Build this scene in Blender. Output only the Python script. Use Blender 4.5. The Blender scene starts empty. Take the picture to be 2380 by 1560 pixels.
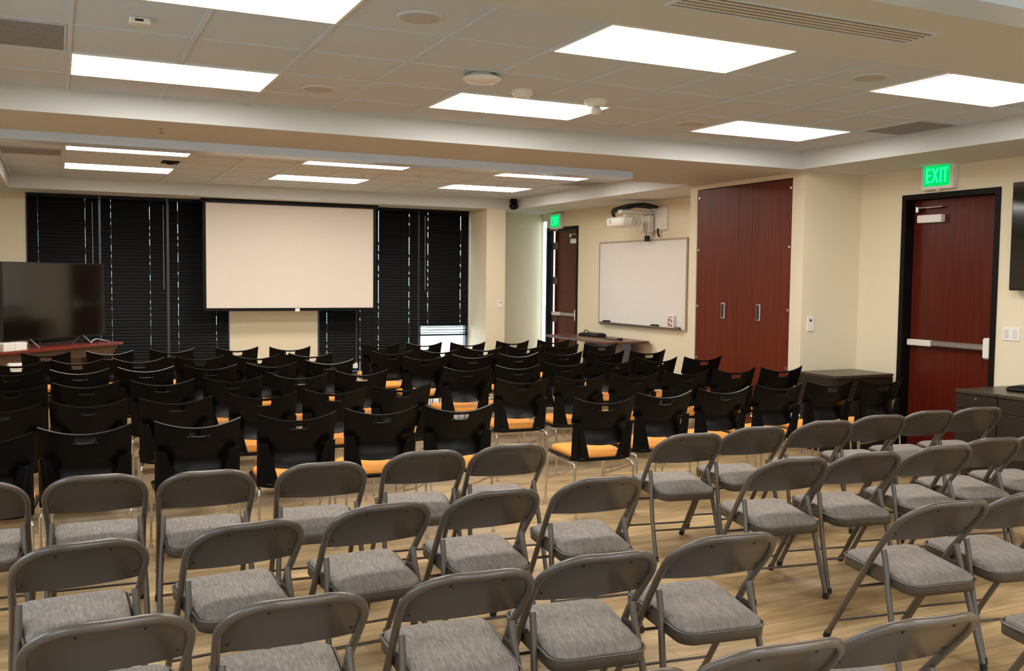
import bpy, math, random
from mathutils import Vector, Matrix
random.seed(7)
C = bpy.context.scene.collection
SC = bpy.context.scene
PI = math.pi

# ------------------------------------------------------------------ camera
F_PX = 2214.98
yaw, pit, rol = 0.44495974, 0.06006284, 0.01050762
fwd = Vector((math.sin(yaw)*math.cos(pit), math.cos(yaw)*math.cos(pit), -math.sin(pit)))
rgt = Vector((math.cos(yaw), -math.sin(yaw), 0))
upv = rgt.cross(fwd)
r2 = math.cos(rol)*rgt + math.sin(rol)*upv
u2 = r2.cross(fwd)
cd = bpy.data.cameras.new('camera')
cam = bpy.data.objects.new('camera', cd)
C.objects.link(cam)
cd.sensor_fit = 'HORIZONTAL'
cd.sensor_width = 36.0
cd.lens = 36.0*F_PX/2380.0
cd.clip_start = 0.05
cd.clip_end = 300
M = Matrix((r2, u2, -fwd)).transposed().to_4x4()
M.translation = Vector((0, 0, 1.65))
cam.matrix_world = M
SC.camera = cam

# ------------------------------------------------------------------ world, exposure
SC.view_settings.view_transform = 'Standard'
SC.view_settings.look = 'None'
SC.view_settings.gamma = 1.0
SC.view_settings.use_curve_mapping = False
SC.view_settings.exposure = 0.0
w = bpy.data.worlds.new('daylight')
SC.world = w
w.use_nodes = True
bg = w.node_tree.nodes['Background']
bg.inputs['Color'].default_value = (0.74, 0.87, 1.0, 1)
bg.inputs['Strength'].default_value = 7.5
LAMP = 17.5     # brightness of the ceiling panels

# ------------------------------------------------------------------ materials
def lin(c):
    c = c/255.0
    return c/12.92 if c <= 0.04045 else ((c+0.055)/1.055)**2.4
def rgb(r, g, b): return (lin(r), lin(g), lin(b), 1)

def mat(name, col, rough=0.5, metal=0.0, var=0.08, scale=8.0, stretch=(1, 1, 1), bump=0.0, spec=0.5, col2=None, coat=0.0):
    m = bpy.data.materials.new(name)
    m.use_nodes = True
    nt = m.node_tree
    b = nt.nodes['Principled BSDF']
    b.inputs['Roughness'].default_value = rough
    b.inputs['Metallic'].default_value = metal
    b.inputs['Specular IOR Level'].default_value = spec
    b.inputs['Coat Weight'].default_value = coat
    tc = nt.nodes.new('ShaderNodeTexCoord')
    mp = nt.nodes.new('ShaderNodeMapping')
    mp.inputs['Scale'].default_value = stretch
    nz = nt.nodes.new('ShaderNodeTexNoise')
    nz.inputs['Scale'].default_value = scale
    nz.inputs['Detail'].default_value = 5
    nt.links.new(tc.outputs['Object'], mp.inputs['Vector'])
    nt.links.new(mp.outputs['Vector'], nz.inputs['Vector'])
    rp = nt.nodes.new('ShaderNodeValToRGB')
    rp.color_ramp.elements[0].position = 0.3
    rp.color_ramp.elements[1].position = 0.7
    if col2 is None:
        rp.color_ramp.elements[0].color = (col[0]*(1-var), col[1]*(1-var), col[2]*(1-var), 1)
        rp.color_ramp.elements[1].color = (min(1, col[0]*(1+var)), min(1, col[1]*(1+var)), min(1, col[2]*(1+var)), 1)
    else:
        rp.color_ramp.elements[0].color = col
        rp.color_ramp.elements[1].color = col2
    nt.links.new(nz.outputs['Fac'], rp.inputs['Fac'])
    nt.links.new(rp.outputs['Color'], b.inputs['Base Color'])
    if bump:
        bp = nt.nodes.new('ShaderNodeBump')
        bp.inputs['Strength'].default_value = bump
        bp.inputs['Distance'].default_value = 0.004
        nt.links.new(nz.outputs['Fac'], bp.inputs['Height'])
        nt.links.new(bp.outputs['Normal'], b.inputs['Normal'])
    return m

def emit(name, col, strength):
    m = bpy.data.materials.new(name)
    m.use_nodes = True
    nt = m.node_tree
    nt.nodes.clear()
    e = nt.nodes.new('ShaderNodeEmission')
    e.inputs['Color'].default_value = col
    e.inputs['Strength'].default_value = strength
    o = nt.nodes.new('ShaderNodeOutputMaterial')
    nt.links.new(e.outputs[0], o.inputs[0])
    return m

def floor_mat():
    m = bpy.data.materials.new('plank_floor')
    m.use_nodes = True
    nt = m.node_tree
    N = nt.nodes.new
    L = nt.links.new
    b = nt.nodes['Principled BSDF']
    b.inputs['Roughness'].default_value = 0.42
    tc = N('ShaderNodeTexCoord')
    br = N('ShaderNodeTexBrick')
    br.inputs['Scale'].default_value = 1.0
    br.inputs['Brick Width'].default_value = 1.22
    br.inputs['Row Height'].default_value = 0.16
    br.inputs['Mortar Size'].default_value = 0.0015
    br.inputs['Color1'].default_value = rgb(199, 170, 126)
    br.inputs['Color2'].default_value = rgb(172, 145, 106)
    br.inputs['Mortar'].default_value = rgb(120, 98, 70)
    L(tc.outputs['Object'], br.inputs['Vector'])
    mp = N('ShaderNodeMapping')
    mp.inputs['Scale'].default_value = (1.2, 22, 1)
    L(tc.outputs['Object'], mp.inputs['Vector'])
    nz = N('ShaderNodeTexNoise')
    nz.inputs['Scale'].default_value = 3.0
    nz.inputs['Detail'].default_value = 6
    L(mp.outputs['Vector'], nz.inputs['Vector'])
    rp = N('ShaderNodeValToRGB')
    rp.color_ramp.elements[0].position = 0.3
    rp.color_ramp.elements[0].color = (0.66, 0.64, 0.60, 1)
    rp.color_ramp.elements[1].position = 0.7
    rp.color_ramp.elements[1].color = (1.12, 1.1, 1.06, 1)
    L(nz.outputs['Fac'], rp.inputs['Fac'])
    mx = N('ShaderNodeMix')
    mx.data_type = 'RGBA'
    mx.blend_type = 'MULTIPLY'
    mx.inputs[0].default_value = 1.0
    mp2 = N('ShaderNodeMapping'); mp2.inputs['Scale'].default_value = (0.9, 5, 1)
    L(tc.outputs['Object'], mp2.inputs['Vector'])
    nz2 = N('ShaderNodeTexNoise'); nz2.inputs['Scale'].default_value = 2.2; nz2.inputs['Detail'].default_value = 3
    L(mp2.outputs['Vector'], nz2.inputs['Vector'])
    rp2 = N('ShaderNodeValToRGB')
    rp2.color_ramp.elements[0].position = 0.35; rp2.color_ramp.elements[0].color = (0.74, 0.72, 0.70, 1)
    rp2.color_ramp.elements[1].position = 0.62; rp2.color_ramp.elements[1].color = (1.08, 1.08, 1.08, 1)
    L(nz2.outputs['Fac'], rp2.inputs['Fac'])
    mx2 = N('ShaderNodeMix'); mx2.data_type = 'RGBA'; mx2.blend_type = 'MULTIPLY'; mx2.inputs[0].default_value = 1.0
    L(br.outputs['Color'], mx2.inputs[6]); L(rp2.outputs['Color'], mx2.inputs[7])
    L(mx2.outputs[2], mx.inputs[6])
    L(rp.outputs['Color'], mx.inputs[7])
    L(mx.outputs[2], b.inputs['Base Color'])
    return m

M_WALL = mat('cream_wall_paint', rgb(226, 213, 184), 0.75, var=0.015, scale=2)
M_CEIL = mat('ceiling_tile_white', rgb(202, 211, 224), 0.9, var=0.03, scale=60, bump=0.1)
M_SOFF = mat('soffit_paint', rgb(207, 208, 206), 0.8, var=0.015, scale=3)
M_BAR = mat('grid_bar_white', rgb(206, 214, 226), 0.6, var=0.02)
M_FLOOR = floor_mat()
M_TRACK = mat('track_daylight_tint', rgb(214, 230, 250), 0.3, var=0.02)  # bluish base colour stands in for daylight falling on the tracks
M_LAMP = emit('troffer_diffuser', (1.0, 0.955, 0.895, 1), LAMP)
M_LFRAME = mat('troffer_frame', rgb(235, 230, 224), 0.5, var=0.02)
M_WHITE = mat('white_plastic', rgb(232, 228, 220), 0.45, var=0.03)
M_OFFW = mat('offwhite_plastic', rgb(214, 208, 198), 0.5, var=0.03)
M_GRILLE = mat('speaker_grille', rgb(188, 186, 186), 0.8, var=0.25, scale=120)
M_RETURN = mat('return_grille_grey', rgb(138, 140, 148), 0.8, var=0.2, scale=100)
M_DARK = mat('dark_slot', rgb(50, 42, 38), 0.8)
M_BLACK = mat('black_frame_paint', rgb(9, 8, 8), 0.45, var=0.2, spec=0.2)
M_BLIND = mat('black_blind_slat', rgb(5, 4, 4), 0.55, var=0.3, scale=3, stretch=(1, 1, 12), spec=0.16)
M_CORD = mat('blind_cord', rgb(120, 122, 124), 0.6)
M_MULL = mat('window_mullion', rgb(88, 92, 100), 0.4, metal=0.4)
M_MAHOG = mat('mahogany_veneer', rgb(92, 28, 14), 0.27, spec=0.35, var=0.22, scale=3, stretch=(14, 14, 0.5), col2=rgb(70, 19, 9))
M_CLOSET = mat('cherry_laminate', rgb(112, 44, 20), 0.45, spec=0.22, scale=3, stretch=(14, 14, 0.5), col2=rgb(90, 34, 15))
M_CHROME = mat('satin_steel', rgb(200, 198, 196), 0.3, metal=0.9, var=0.04)
M_CHROME2 = mat('chrome_rod', rgb(215, 213, 208), 0.2, metal=1.0, var=0.03)
M_SCREEN = mat('projection_surface', rgb(226, 214, 200), 0.85, var=0.01)
M_WBOARD = mat('whiteboard_surface', rgb(226, 220, 212), 0.25, var=0.01)
M_GLASS_TV = mat('tv_glass', rgb(9, 10, 9), 0.08, var=0.1, spec=1.0)
M_TVB = mat('tv_bezel', rgb(12, 12, 13), 0.3, var=0.1)
M_PLAST = mat('black_chair_plastic', rgb(6, 6, 7), 0.33, var=0.15, scale=30, spec=0.2)
M_ORANGE = mat('orange_upholstery', rgb(226, 148, 58), 0.85, var=0.1, scale=90, bump=0.2)
M_TAUPE = mat('taupe_powder_coat', rgb(74, 66, 57), 0.32, var=0.04, scale=20, spec=0.45)
M_TUBE_LIT = mat('taupe_tube_highlit', rgb(84, 75, 66), 0.3, var=0.04, scale=20, spec=0.55)  # same taupe coat, lightened to carry the highlights along the tubes
M_FABRIC = mat('heather_grey_fabric', rgb(106, 99, 93), 0.95, scale=26, stretch=(5.5, 0.9, 1), bump=0.25, col2=rgb(140, 132, 124))
M_RUBBER = mat('black_rubber', rgb(16, 15, 15), 0.7)
M_CRED = mat('dark_espresso_laminate', rgb(36, 28, 21), 0.42, var=0.18, scale=3, stretch=(1, 1, 12))
M_CREDTOP = mat('espresso_top', rgb(62, 51, 40), 0.32, var=0.12, scale=3, stretch=(1, 8, 1))
M_DESK = mat('reddish_desk_top', rgb(112, 38, 26), 0.25, var=0.15, scale=3, stretch=(1, 10, 1))
M_DESKB = mat('desk_panel', rgb(78, 52, 26), 0.45, var=0.15, scale=3)
M_TABLE = mat('dark_walnut_table', rgb(86, 50, 36), 0.3, var=0.15, scale=3, stretch=(1, 10, 1))
M_BFRAME = mat('board_frame_shaded', rgb(176, 158, 132), 0.5)  # brownish colour paints in the shade along the frame edge
M_GREYP = mat('grey_leg_paint', rgb(126, 120, 112), 0.5)
M_EXITG = emit('exit_sign_green', (0.0, 0.85, 0.16, 1), 0.9)
M_EXITL = emit('exit_letter_green', (0.02, 1.0, 0.30, 1), 1.6)
M_GROUND = mat('outdoor_ground', rgb(176, 184, 172), 0.9, var=0.3, scale=0.5)
M_RED = mat('red_ink', rgb(150, 50, 40), 0.6)
M_CABLE = mat('black_cable', rgb(10, 10, 11), 0.5)
M_BASE = mat('baseboard_rubber', rgb(52, 42, 34), 0.6)

def glass_mat():
    m = bpy.data.materials.new('window_glass')
    m.use_nodes = True
    nt = m.node_tree
    nt.nodes.clear()
    t = nt.nodes.new('ShaderNodeBsdfTransparent')
    t.inputs['Color'].default_value = (0.9, 0.95, 0.97, 1)
    g = nt.nodes.new('ShaderNodeBsdfGlossy')
    g.inputs['Roughness'].default_value = 0.02
    x = nt.nodes.new('ShaderNodeMixShader')
    x.inputs[0].default_value = 0.06
    o = nt.nodes.new('ShaderNodeOutputMaterial')
    nt.links.new(t.outputs[0], x.inputs[1])
    nt.links.new(g.outputs[0], x.inputs[2])
    nt.links.new(x.outputs[0], o.inputs[0])
    return m
M_GLASS = glass_mat()

# ------------------------------------------------------------------ mesh helpers
class MB:
    """collects vertices and faces for one mesh"""
    def __init__(s): s.v = []; s.f = []; s.sm = []
    def add(s, vs, fs, smooth=False):
        o = len(s.v)
        s.v += [tuple(x) for x in vs]
        s.f += [tuple(i+o for i in f) for f in fs]
        s.sm += [smooth]*len(fs)
        return s
    def box(s, a, b, bev=0.0, mtx=None):
        x0, y0, z0 = [min(a[i], b[i]) for i in range(3)]
        x1, y1, z1 = [max(a[i], b[i]) for i in range(3)]
        if bev <= 0:
            vs = [(x0,y0,z0),(x1,y0,z0),(x1,y1,z0),(x0,y1,z0),(x0,y0,z1),(x1,y0,z1),(x1,y1,z1),(x0,y1,z1)]
            fs = [(0,3,2,1),(4,5,6,7),(0,1,5,4),(1,2,6,5),(2,3,7,6),(3,0,4,7)]
        else:
            t = bev
            vs = []
            for (z, i) in ((z0, t), (z0+t, 0), (z1-t, 0), (z1, t)):
                X0, X1, Y0, Y1 = x0+i, x1-i, y0+i, y1-i
                c = t if i == 0 else t*0.4
                vs += [(X0+c,Y0,z),(X1-c,Y0,z),(X1,Y0+c,z),(X1,Y1-c,z),(X1-c,Y1,z),(X0+c,Y1,z),(X0,Y1-c,z),(X0,Y0+c,z)]
            fs = [tuple(range(7, -1, -1)), tuple(range(24, 32))]
            for k in range(3):
                for j in range(8):
                    a_, b_ = k*8+j, k*8+(j+1) % 8
                    fs.append((a_, b_, b_+8, a_+8))
        if mtx is not None: vs = [mtx @ Vector(p) for p in vs]
        return s.add(vs, fs)
    def tube(s, pts, r, n=10, r2=None, closed=False):
        P = [Vector(p) for p in pts]
        m = len(P)
        vs = []; fs = []
        T = []
        for i in range(m):
            if closed: d = P[(i+1) % m]-P[i-1]
            else: d = P[min(i+1, m-1)]-P[max(i-1, 0)]
            T.append(d.normalized())
        ref = Vector((0, 0, 1)) if abs(T[0].z) < 0.9 else Vector((1, 0, 0))
        nrm = (ref - T[0]*ref.dot(T[0])).normalized()
        for i in range(m):
            nrm = (nrm - T[i]*nrm.dot(T[i])).normalized()
            bn = T[i].cross(nrm)
            rr = r if r2 is None else r+(r2-r)*i/(m-1)
            for k in range(n):
                a = 2*PI*k/n
                vs.append(P[i]+(nrm*math.cos(a)+bn*math.sin(a))*rr)
        for i in range(m if closed else m-1):
            for k in range(n):
                a_ = i*n+k; b_ = i*n+(k+1) % n
                c_ = ((i+1) % m)*n+(k+1) % n; d_ = ((i+1) % m)*n+k
                fs.append((a_, d_, c_, b_))
        s.add(vs, fs, True)
        if not closed:
            s.add([vs[k] for k in range(n)], [tuple(range(n))])
            s.add([vs[(m-1)*n+k] for k in range(n)], [tuple(range(n-1, -1, -1))])
        return s
    def lathe(s, prof, c, axis='z', n=24, ax=None, smooth=True):
        """prof: list of (radius, height) turned about an axis through c"""
        c = Vector(c)
        a = Vector(ax).normalized() if ax else {'x': Vector((1,0,0)), 'y': Vector((0,1,0)), 'z': Vector((0,0,1))}[axis]
        q = Vector((0,0,1)) if abs(a.z) < 0.9 else Vector((1,0,0))
        e1 = (q-a*q.dot(a)).normalized(); e2 = a.cross(e1)
        vs = []; fs = []
        for (r, h) in prof:
            for k in range(n):
                t = 2*PI*k/n
                vs.append(c+a*h+(e1*math.cos(t)+e2*math.sin(t))*max(r, 1e-4))
        for i in range(len(prof)-1):
            for k in range(n):
                fs.append((i*n+k, i*n+(k+1) % n, (i+1)*n+(k+1) % n, (i+1)*n+k))
        s.add(vs, fs, smooth)
        s.add([vs[k] for k in range(n)], [tuple(range(n-1, -1, -1))])
        s.add([vs[(len(prof)-1)*n+k] for k in range(n)], [tuple(range(n))])
        return s
    def sheet(s, fn, nu, nv, thick, skip=None):
        """curved panel with thickness; fn(u,v) -> point, u,v in 0..1; skip(i,j) leaves cells out"""
        g = [[Vector(fn(i/nu, j/nv)) for j in range(nv+1)] for i in range(nu+1)]
        def nor(i, j):
            a = g[min(i+1, nu)][j]-g[max(i-1, 0)][j]
            b = g[i][min(j+1, nv)]-g[i][max(j-1, 0)]
            return a.cross(b).normalized()
        f1 = []; f2 = []
        for i in range(nu+1):
            for j in range(nv+1):
                n = nor(i, j)
                f1.append(g[i][j]+n*thick/2); f2.append(g[i][j]-n*thick/2)
        K = (nu+1)*(nv+1)
        idx = lambda i, j: i*(nv+1)+j
        cells = set((i, j) for i in range(nu) for j in range(nv) if not (skip and skip(i, j)))
        fs = []; es = []
        for (i, j) in cells:
            a, b, c, d = idx(i, j), idx(i+1, j), idx(i+1, j+1), idx(i, j+1)
            fs.append((a, b, c, d)); fs.append((a+K, d+K, c+K, b+K))
            for (nb, p, q) in (((i, j-1), a, b), ((i+1, j), b, c), ((i, j+1), c, d), ((i-1, j), d, a)):
                if nb not in cells: es.append((p+K, q+K, q, p))
        V = f1+f2
        s.add(V, fs, True)
        for e in es:
            s.add([V[e[k]] for k in range(4)], [(0, 1, 2, 3)])
        return s
    def pad(s, outline, levels, smooth=True):
        """stack of scaled copies of an outline: levels = [(scale, z)]"""
        n = len(outline)
        cx = sum(p[0] for p in outline)/n; cy = sum(p[1] for p in outline)/n
        vs = []; fs = []
        for (k, z) in levels:
            for p in outline:
                vs.append((cx+(p[0]-cx)*k, cy+(p[1]-cy)*k, z))
        for i in range(len(levels)-1):
            for j in range(n):
                fs.append((i*n+j, i*n+(j+1) % n, (i+1)*n+(j+1) % n, (i+1)*n+j))
        s.add(vs, fs, smooth)
        s.add(vs[:n], [tuple(range(n-1, -1, -1))])
        s.add(vs[-n:], [tuple(range(n))], smooth)
        return s
    def prism(s, poly, axis, a, b):
        """poly in the two other axes, extruded along axis from a to b"""
        def P(p, h):
            return {'x': (h, p[0], p[1]), 'y': (p[0], h, p[1]), 'z': (p[0], p[1], h)}[axis]
        n = len(poly)
        vs = [P(p, a) for p in poly]+[P(p, b) for p in poly]
        fs = [tuple(range(n)), tuple(range(2*n-1, n-1, -1))]
        for i in range(n):
            j = (i+1) % n
            fs.append((i, i+n, j+n, j))
        return s.add(vs, fs)
    def xform(s, mtx):
        s.v = [tuple(mtx @ Vector(p)) for p in s.v]
        return s
    def build(s, name, m, parent=None, loc=(0, 0, 0), rotz=0):
        me = bpy.data.meshes.new(name)
        me.from_pydata(s.v, [], s.f)
        me.polygons.foreach_set('use_smooth', s.sm)
        me.materials.append(m)
        me.update()
        import bmesh
        bm = bmesh.new(); bm.from_mesh(me)
        bmesh.ops.recalc_face_normals(bm, faces=bm.faces)
        bm.to_mesh(me); bm.free()
        o = bpy.data.objects.new(name, me)
        C.objects.link(o)
        o.location = loc
        o.rotation_euler = (0, 0, rotz)
        if parent is not None: o.parent = parent
        return o

def tag(o, label, cat, group=None, kind=None):
    o['label'] = label; o['category'] = cat
    if group: o['group'] = group
    if kind: o['kind'] = kind
    return o
def thing(name, label, cat, loc=(0, 0, 0), rotz=0, group=None):
    o = bpy.data.objects.new(name, None)
    o.empty_display_size = 0.1
    C.objects.link(o)
    o.location = loc; o.rotation_euler = (0, 0, rotz)
    return tag(o, label, cat, group)
def struct(name, mb, m, parent=None):
    o = mb.build(name, m, parent)
    if parent is None: o['kind'] = 'structure'
    return o
def dup(root, loc, rotz, label, group=None):
    r = root.copy(); C.objects.link(r)
    r.location = loc; r.rotation_euler = (0, 0, rotz); r['label'] = label
    if group: r['group'] = group
    for ch in list(root.children):
        c = ch.copy(); C.objects.link(c); c.parent = r
        for g in list(ch.children):
            d = g.copy(); C.objects.link(d); d.parent = c
    return r
def smooth_path(pts, k=6):
    P = [Vector(p) for p in pts]
    out = []
    for i in range(len(P)-1):
        p0 = P[max(i-1, 0)]; p1 = P[i]; p2 = P[i+1]; p3 = P[min(i+2, len(P)-1)]
        for j in range(k):
            t = j/k
            out.append(0.5*((2*p1)+(p2-p0)*t+(2*p0-5*p1+4*p2-p3)*t*t+(3*p1-p0-3*p2+p3)*t**3))
    out.append(P[-1])
    return out
def rrect(x0, x1, y0, y1, r, n=5, fx=0.0):
    """rounded rectangle, front side (y1) widened by fx each side"""
    out = []
    for (cx, cy, a0) in ((x1-r, y1-r, 0), (x0+r, y1-r, 90), (x0+r, y0+r, 180), (x1-r, y0+r, 270)):
        for k in range(n+1):
            a = math.radians(a0+90*k/n)
            x = cx+r*math.cos(a); y = cy+r*math.sin(a)
            t = (y-y0)/(y1-y0)
            x += fx*t*(1 if x > (x0+x1)/2 else -1)
            out.append((x, y))
    return out

# ------------------------------------------------------------------ the room
ZC = 2.92          # coffer ceiling
ZS = 2.745         # soffit underside
XL, XR = -2.0, 7.52
YB, YF = -4.0, 14.6
CX0, CX1 = -0.55, 6.6
COF = [(-2.3, 1.75), (3.57, 7.30), (9.13, 13.87)]   # coffers, y ranges

struct('floor', MB().box((XL-0.2, YB-0.2, -0.12), (XR+0.2, YF+0.3, 0)), M_FLOOR)

# coffer ceilings with their tiles
for (ya, yb) in COF:
    struct('ceiling', MB().box((CX0-0.05, ya-0.05, ZC), (CX1+0.05, yb+0.05, ZC+0.1)), M_CEIL)
# soffits around the coffers: undersides and coffer sides in solid blocks
s = MB()
s.box((XL-0.1, YB-0.1, ZS), (CX0, YF+0.1, ZC+0.1))
s.box((CX1, YB-0.1, ZS), (XR+0.1, YF+0.1, ZC+0.1))
edges = [YB-0.1]+[v for c in COF for v in c]+[YF+0.1]
for k in range(0, len(edges), 2):
    s.box((CX0, edges[k], ZS), (CX1, edges[k+1], ZC+0.1))
struct('ceiling_soffit', s, M_SOFF)
# suspended grid bars
PX, PY = 0.603, 0.6575
LROWS = (4.12, 6.095, 10.15, 12.07, -1.9, 0.07)
gb = MB()
for (ya, yb), rows in ((COF[1], [4.115+PY*k-0.0 for k in range(0, 5)]), (COF[2], [9.49+PY*k for k in range(0, 7)]), (COF[0], [-1.9+PY*k for k in range(0, 6)])):
    for k in range(-1, 11):
        x = 0.08+PX*k
        if CX0+0.02 < x < CX1-0.02:
            if k in (1, 5, 9):
                ys_ = [ya]+[v for yl in LROWS if ya < yl < yb for v in (yl, yl+0.65)]+[yb]
                for q in range(0, len(ys_), 2): gb.box((x-0.012, ys_[q], ZC-0.008), (x+0.012, ys_[q+1], ZC+0.004))
            else: gb.box((x-0.012, ya, ZC-0.008), (x+0.012, yb, ZC+0.004))
    for y in rows:
        if ya+0.05 < y < yb-0.05:
            gb.box((CX0, y-0.007, ZC-0.005), (CX1, y+0.007, ZC+0.004))
struct('ceiling_grid', gb, M_BAR)

# walls -------------------------------------------------------------
HT = ZC+0.05
D1 = (5.783, 6.866, 2.50)      # near door: y0, y1, top
D2 = (13.34, 14.42, 2.50)      # far door
SL = (14.43, 14.60)            # side light beside the far door
wr = MB()
def wseg(y0, y1, z0=0.0, z1=HT): wr.box((XR, y0, z0), (XR+0.16, y1, z1))
wseg(YB-0.1, D1[0]); wseg(D1[0], D1[1], D1[2]); wseg(D1[1], D2[0]); wseg(D2[0], D2[1], D2[2])
wseg(D2[1], SL[0]); wseg(SL[0], SL[1], 2.66)
struct('wall_right', wr, M_WALL)
# partition closet block standing against the right wall
CLX = 6.76; CL0, CL1 = 7.41, 9.32
wc = MB()
wc.box((CLX, CL0, 0), (XR, 7.585, ZS)); wc.box((CLX, 9.185, 0), (XR, CL1, ZS))
wc.box((CLX, 7.585, 2.70), (XR, 9.185, ZS))
wc.box((7.3, 7.585, 0), (XR, 9.185, 2.70))
struct('wall_closet', wc, M_WALL)
# back wall with two window openings and a pier between them
W1 = (-0.38, 2.30); W2 = (3.62, 6.15); WT = ZS
wb = MB()
wb.box((XL-0.1, YF, 0), (W1[0], YF+0.16, HT)); wb.box((W1[1], YF-0.02, 0), (W2[0], YF+0.16, HT))
wb.box((W2[1], YF, 0), (XR, YF+0.16, HT)); wb.box((W1[0], YF, WT), (W1[1], YF+0.16, HT)); wb.box((W2[0], YF, WT), (W2[1], YF+0.16, HT))
wb.box((W1[0], YF, 0), (W1[1], YF+0.16, 0.1)); wb.box((W2[0], YF, 0), (W2[1], YF+0.16, 0.1))
struct('wall_back', wb, M_WALL)
struct('wall_column', MB().box((6.16, 13.89, 0), (6.49, YF, ZS)), M_WALL)
# left wall with tall windows (outside the frame, lets the daylight in)
wl = MB()
LW = [(-2.5, -0.7), (0.4, 2.2), (3.3, 5.1)]
ys = [YB-0.1]+[v for c in LW for v in c]+[YF+0.1]
for k in range(0, len(ys), 2): wl.box((XL-0.16, ys[k], 0), (XL, ys[k+1], HT))
for (a, b) in LW:
    wl.box((XL-0.16, a, 0), (XL, b, 0.9)); wl.box((XL-0.16, a, 2.45), (XL, b, HT))
struct('wall_left', wl, M_WALL)
wf = MB()
RW = [(0.0, 2.2), (3.0, 5.2)]
xs = [XL-0.1]+[v for c in RW for v in c]+[XR+0.1]
for k in range(0, len(xs), 2): wf.box((xs[k], YB-0.16, 0), (xs[k+1], YB, HT))
for (a, b) in RW:
    wf.box((a, YB-0.16, 0), (b, YB, 0.9)); wf.box((a, YB-0.16, 2.5), (b, YB, HT))
struct('wall_front', wf, M_WALL)

# windows in the back wall
def window(n, x0, x1, mulls, rails):
    fr = MB()
    y0, y1 = YF+0.0, YF+0.10
    fr.box((x0, y0, 0.1), (x0+0.05, y1, WT)); fr.box((x1-0.05, y0, 0.1), (x1, y1, WT))
    fr.box((x0+0.05, y0, WT-0.05), (x1-0.05, y1, WT)); fr.box((x0+0.05, y0, 0.1), (x1-0.05, y1, 0.16))
    for m in mulls: fr.box((m-0.045, y0, 0.16), (m+0.045, y1, WT-0.05))
    for z in rails: fr.box((x0+0.05, y0+0.06, z), (x1-0.05, y1-0.01, z+0.05))
    o = struct('window_%d' % n, fr, M_MULL)
    MB().box((x0+0.05, YF+0.088, 0.16), (x1-0.05, YF+0.093, WT-0.05)).build('pane', M_GLASS, o)
    return o
window(1, W1[0], W1[1], [0.545, 1.445], [0.86])
window(2, W2[0], W2[1], [4.45, 5.27], [0.86])
for k, (a, b) in enumerate(LW):
    f = MB()
    f.box((XL-0.1, a, 0.9), (XL-0.05, a+0.05, 2.45)); f.box((XL-0.1, b-0.05, 0.9), (XL-0.05, b, 2.45))
    f.box((XL-0.1, a, 2.4), (XL-0.05, b, 2.45)); f.box((XL-0.1, a, 0.9), (XL-0.05, b, 0.95)); f.box((XL-0.1, (a+b)/2-0.025, 0.9), (XL-0.05, (a+b)/2+0.025, 2.45))
    o = struct('window_%d' % (3+k), f, M_MULL)
    MB().box((XL-0.078, a+0.05, 0.95), (XL-0.074, b-0.05, 2.4)).build('pane', M_GLASS, o)
for k, (a, b) in enumerate(RW):
    f = MB()
    f.box((a, YB-0.1, 0.9), (a+0.05, YB-0.05, 2.5)); f.box((b-0.05, YB-0.1, 0.9), (b, YB-0.05, 2.5))
    f.box((a, YB-0.1, 2.45), (b, YB-0.05, 2.5)); f.box((a, YB-0.1, 0.9), (b, YB-0.05, 0.95))
    o = struct('window_%d' % (6+k), f, M_MULL)
    MB().box((a+0.05, YB-0.078, 0.95), (b-0.05, YB-0.074, 2.45)).build('pane', M_GLASS, o)
# side light by the far door
f = MB()
f.box((XR+0.0, SL[0], 0.0), (XR+0.03, SL[0]+0.012, 2.66)); f.box((XR+0.0, SL[1]-0.008, 0), (XR+0.03, SL[1], 2.66))
f.box((XR+0.0, SL[0], 2.62), (XR+0.03, SL[1], 2.66)); f.box((XR+0.0, SL[0], 0), (XR+0.03, SL[1], 0.05))
o = struct('window_8', f, M_OFFW)
MB().box((XR+0.013, SL[0]+0.012, 0.05), (XR+0.017, SL[1]-0.008, 2.62)).build('pane', M_GLASS, o)

struct('ground', MB().box((-30, -40, -0.5), (45, 60, -0.3)), M_GROUND)

# baseboards
bb = MB()
for (a, b) in ((YB, D1[0]), (D1[1], CL0), (CL1, D2[0])): bb.box((XR-0.012, a, 0), (XR, b, 0.1))
struct('baseboard_right', bb, M_BASE)
bb = MB(); bb.box((XL, YF-0.012, 0), (W1[0], YF, 0.1)); bb.box((W2[1]+0.36, YF-0.012, 0), (XR, YF, 0.1))
struct('baseboard_back', bb, M_BASE)
bb = MB(); bb.box((CLX, CL0-0.012, 0), (XR-0.02, CL0, 0.1))
struct('baseboard_closet', bb, M_BASE)

# operable partition tracks hanging under the two beams
o = struct('trim_1', MB().box((XL, 8.30, ZS-0.07), (5.30, 8.52, ZS)), M_TRACK)
o = struct('trim_2', MB().box((XL, 2.46, ZS-0.07), (XR, 2.64, ZS)), M_TRACK)

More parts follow.
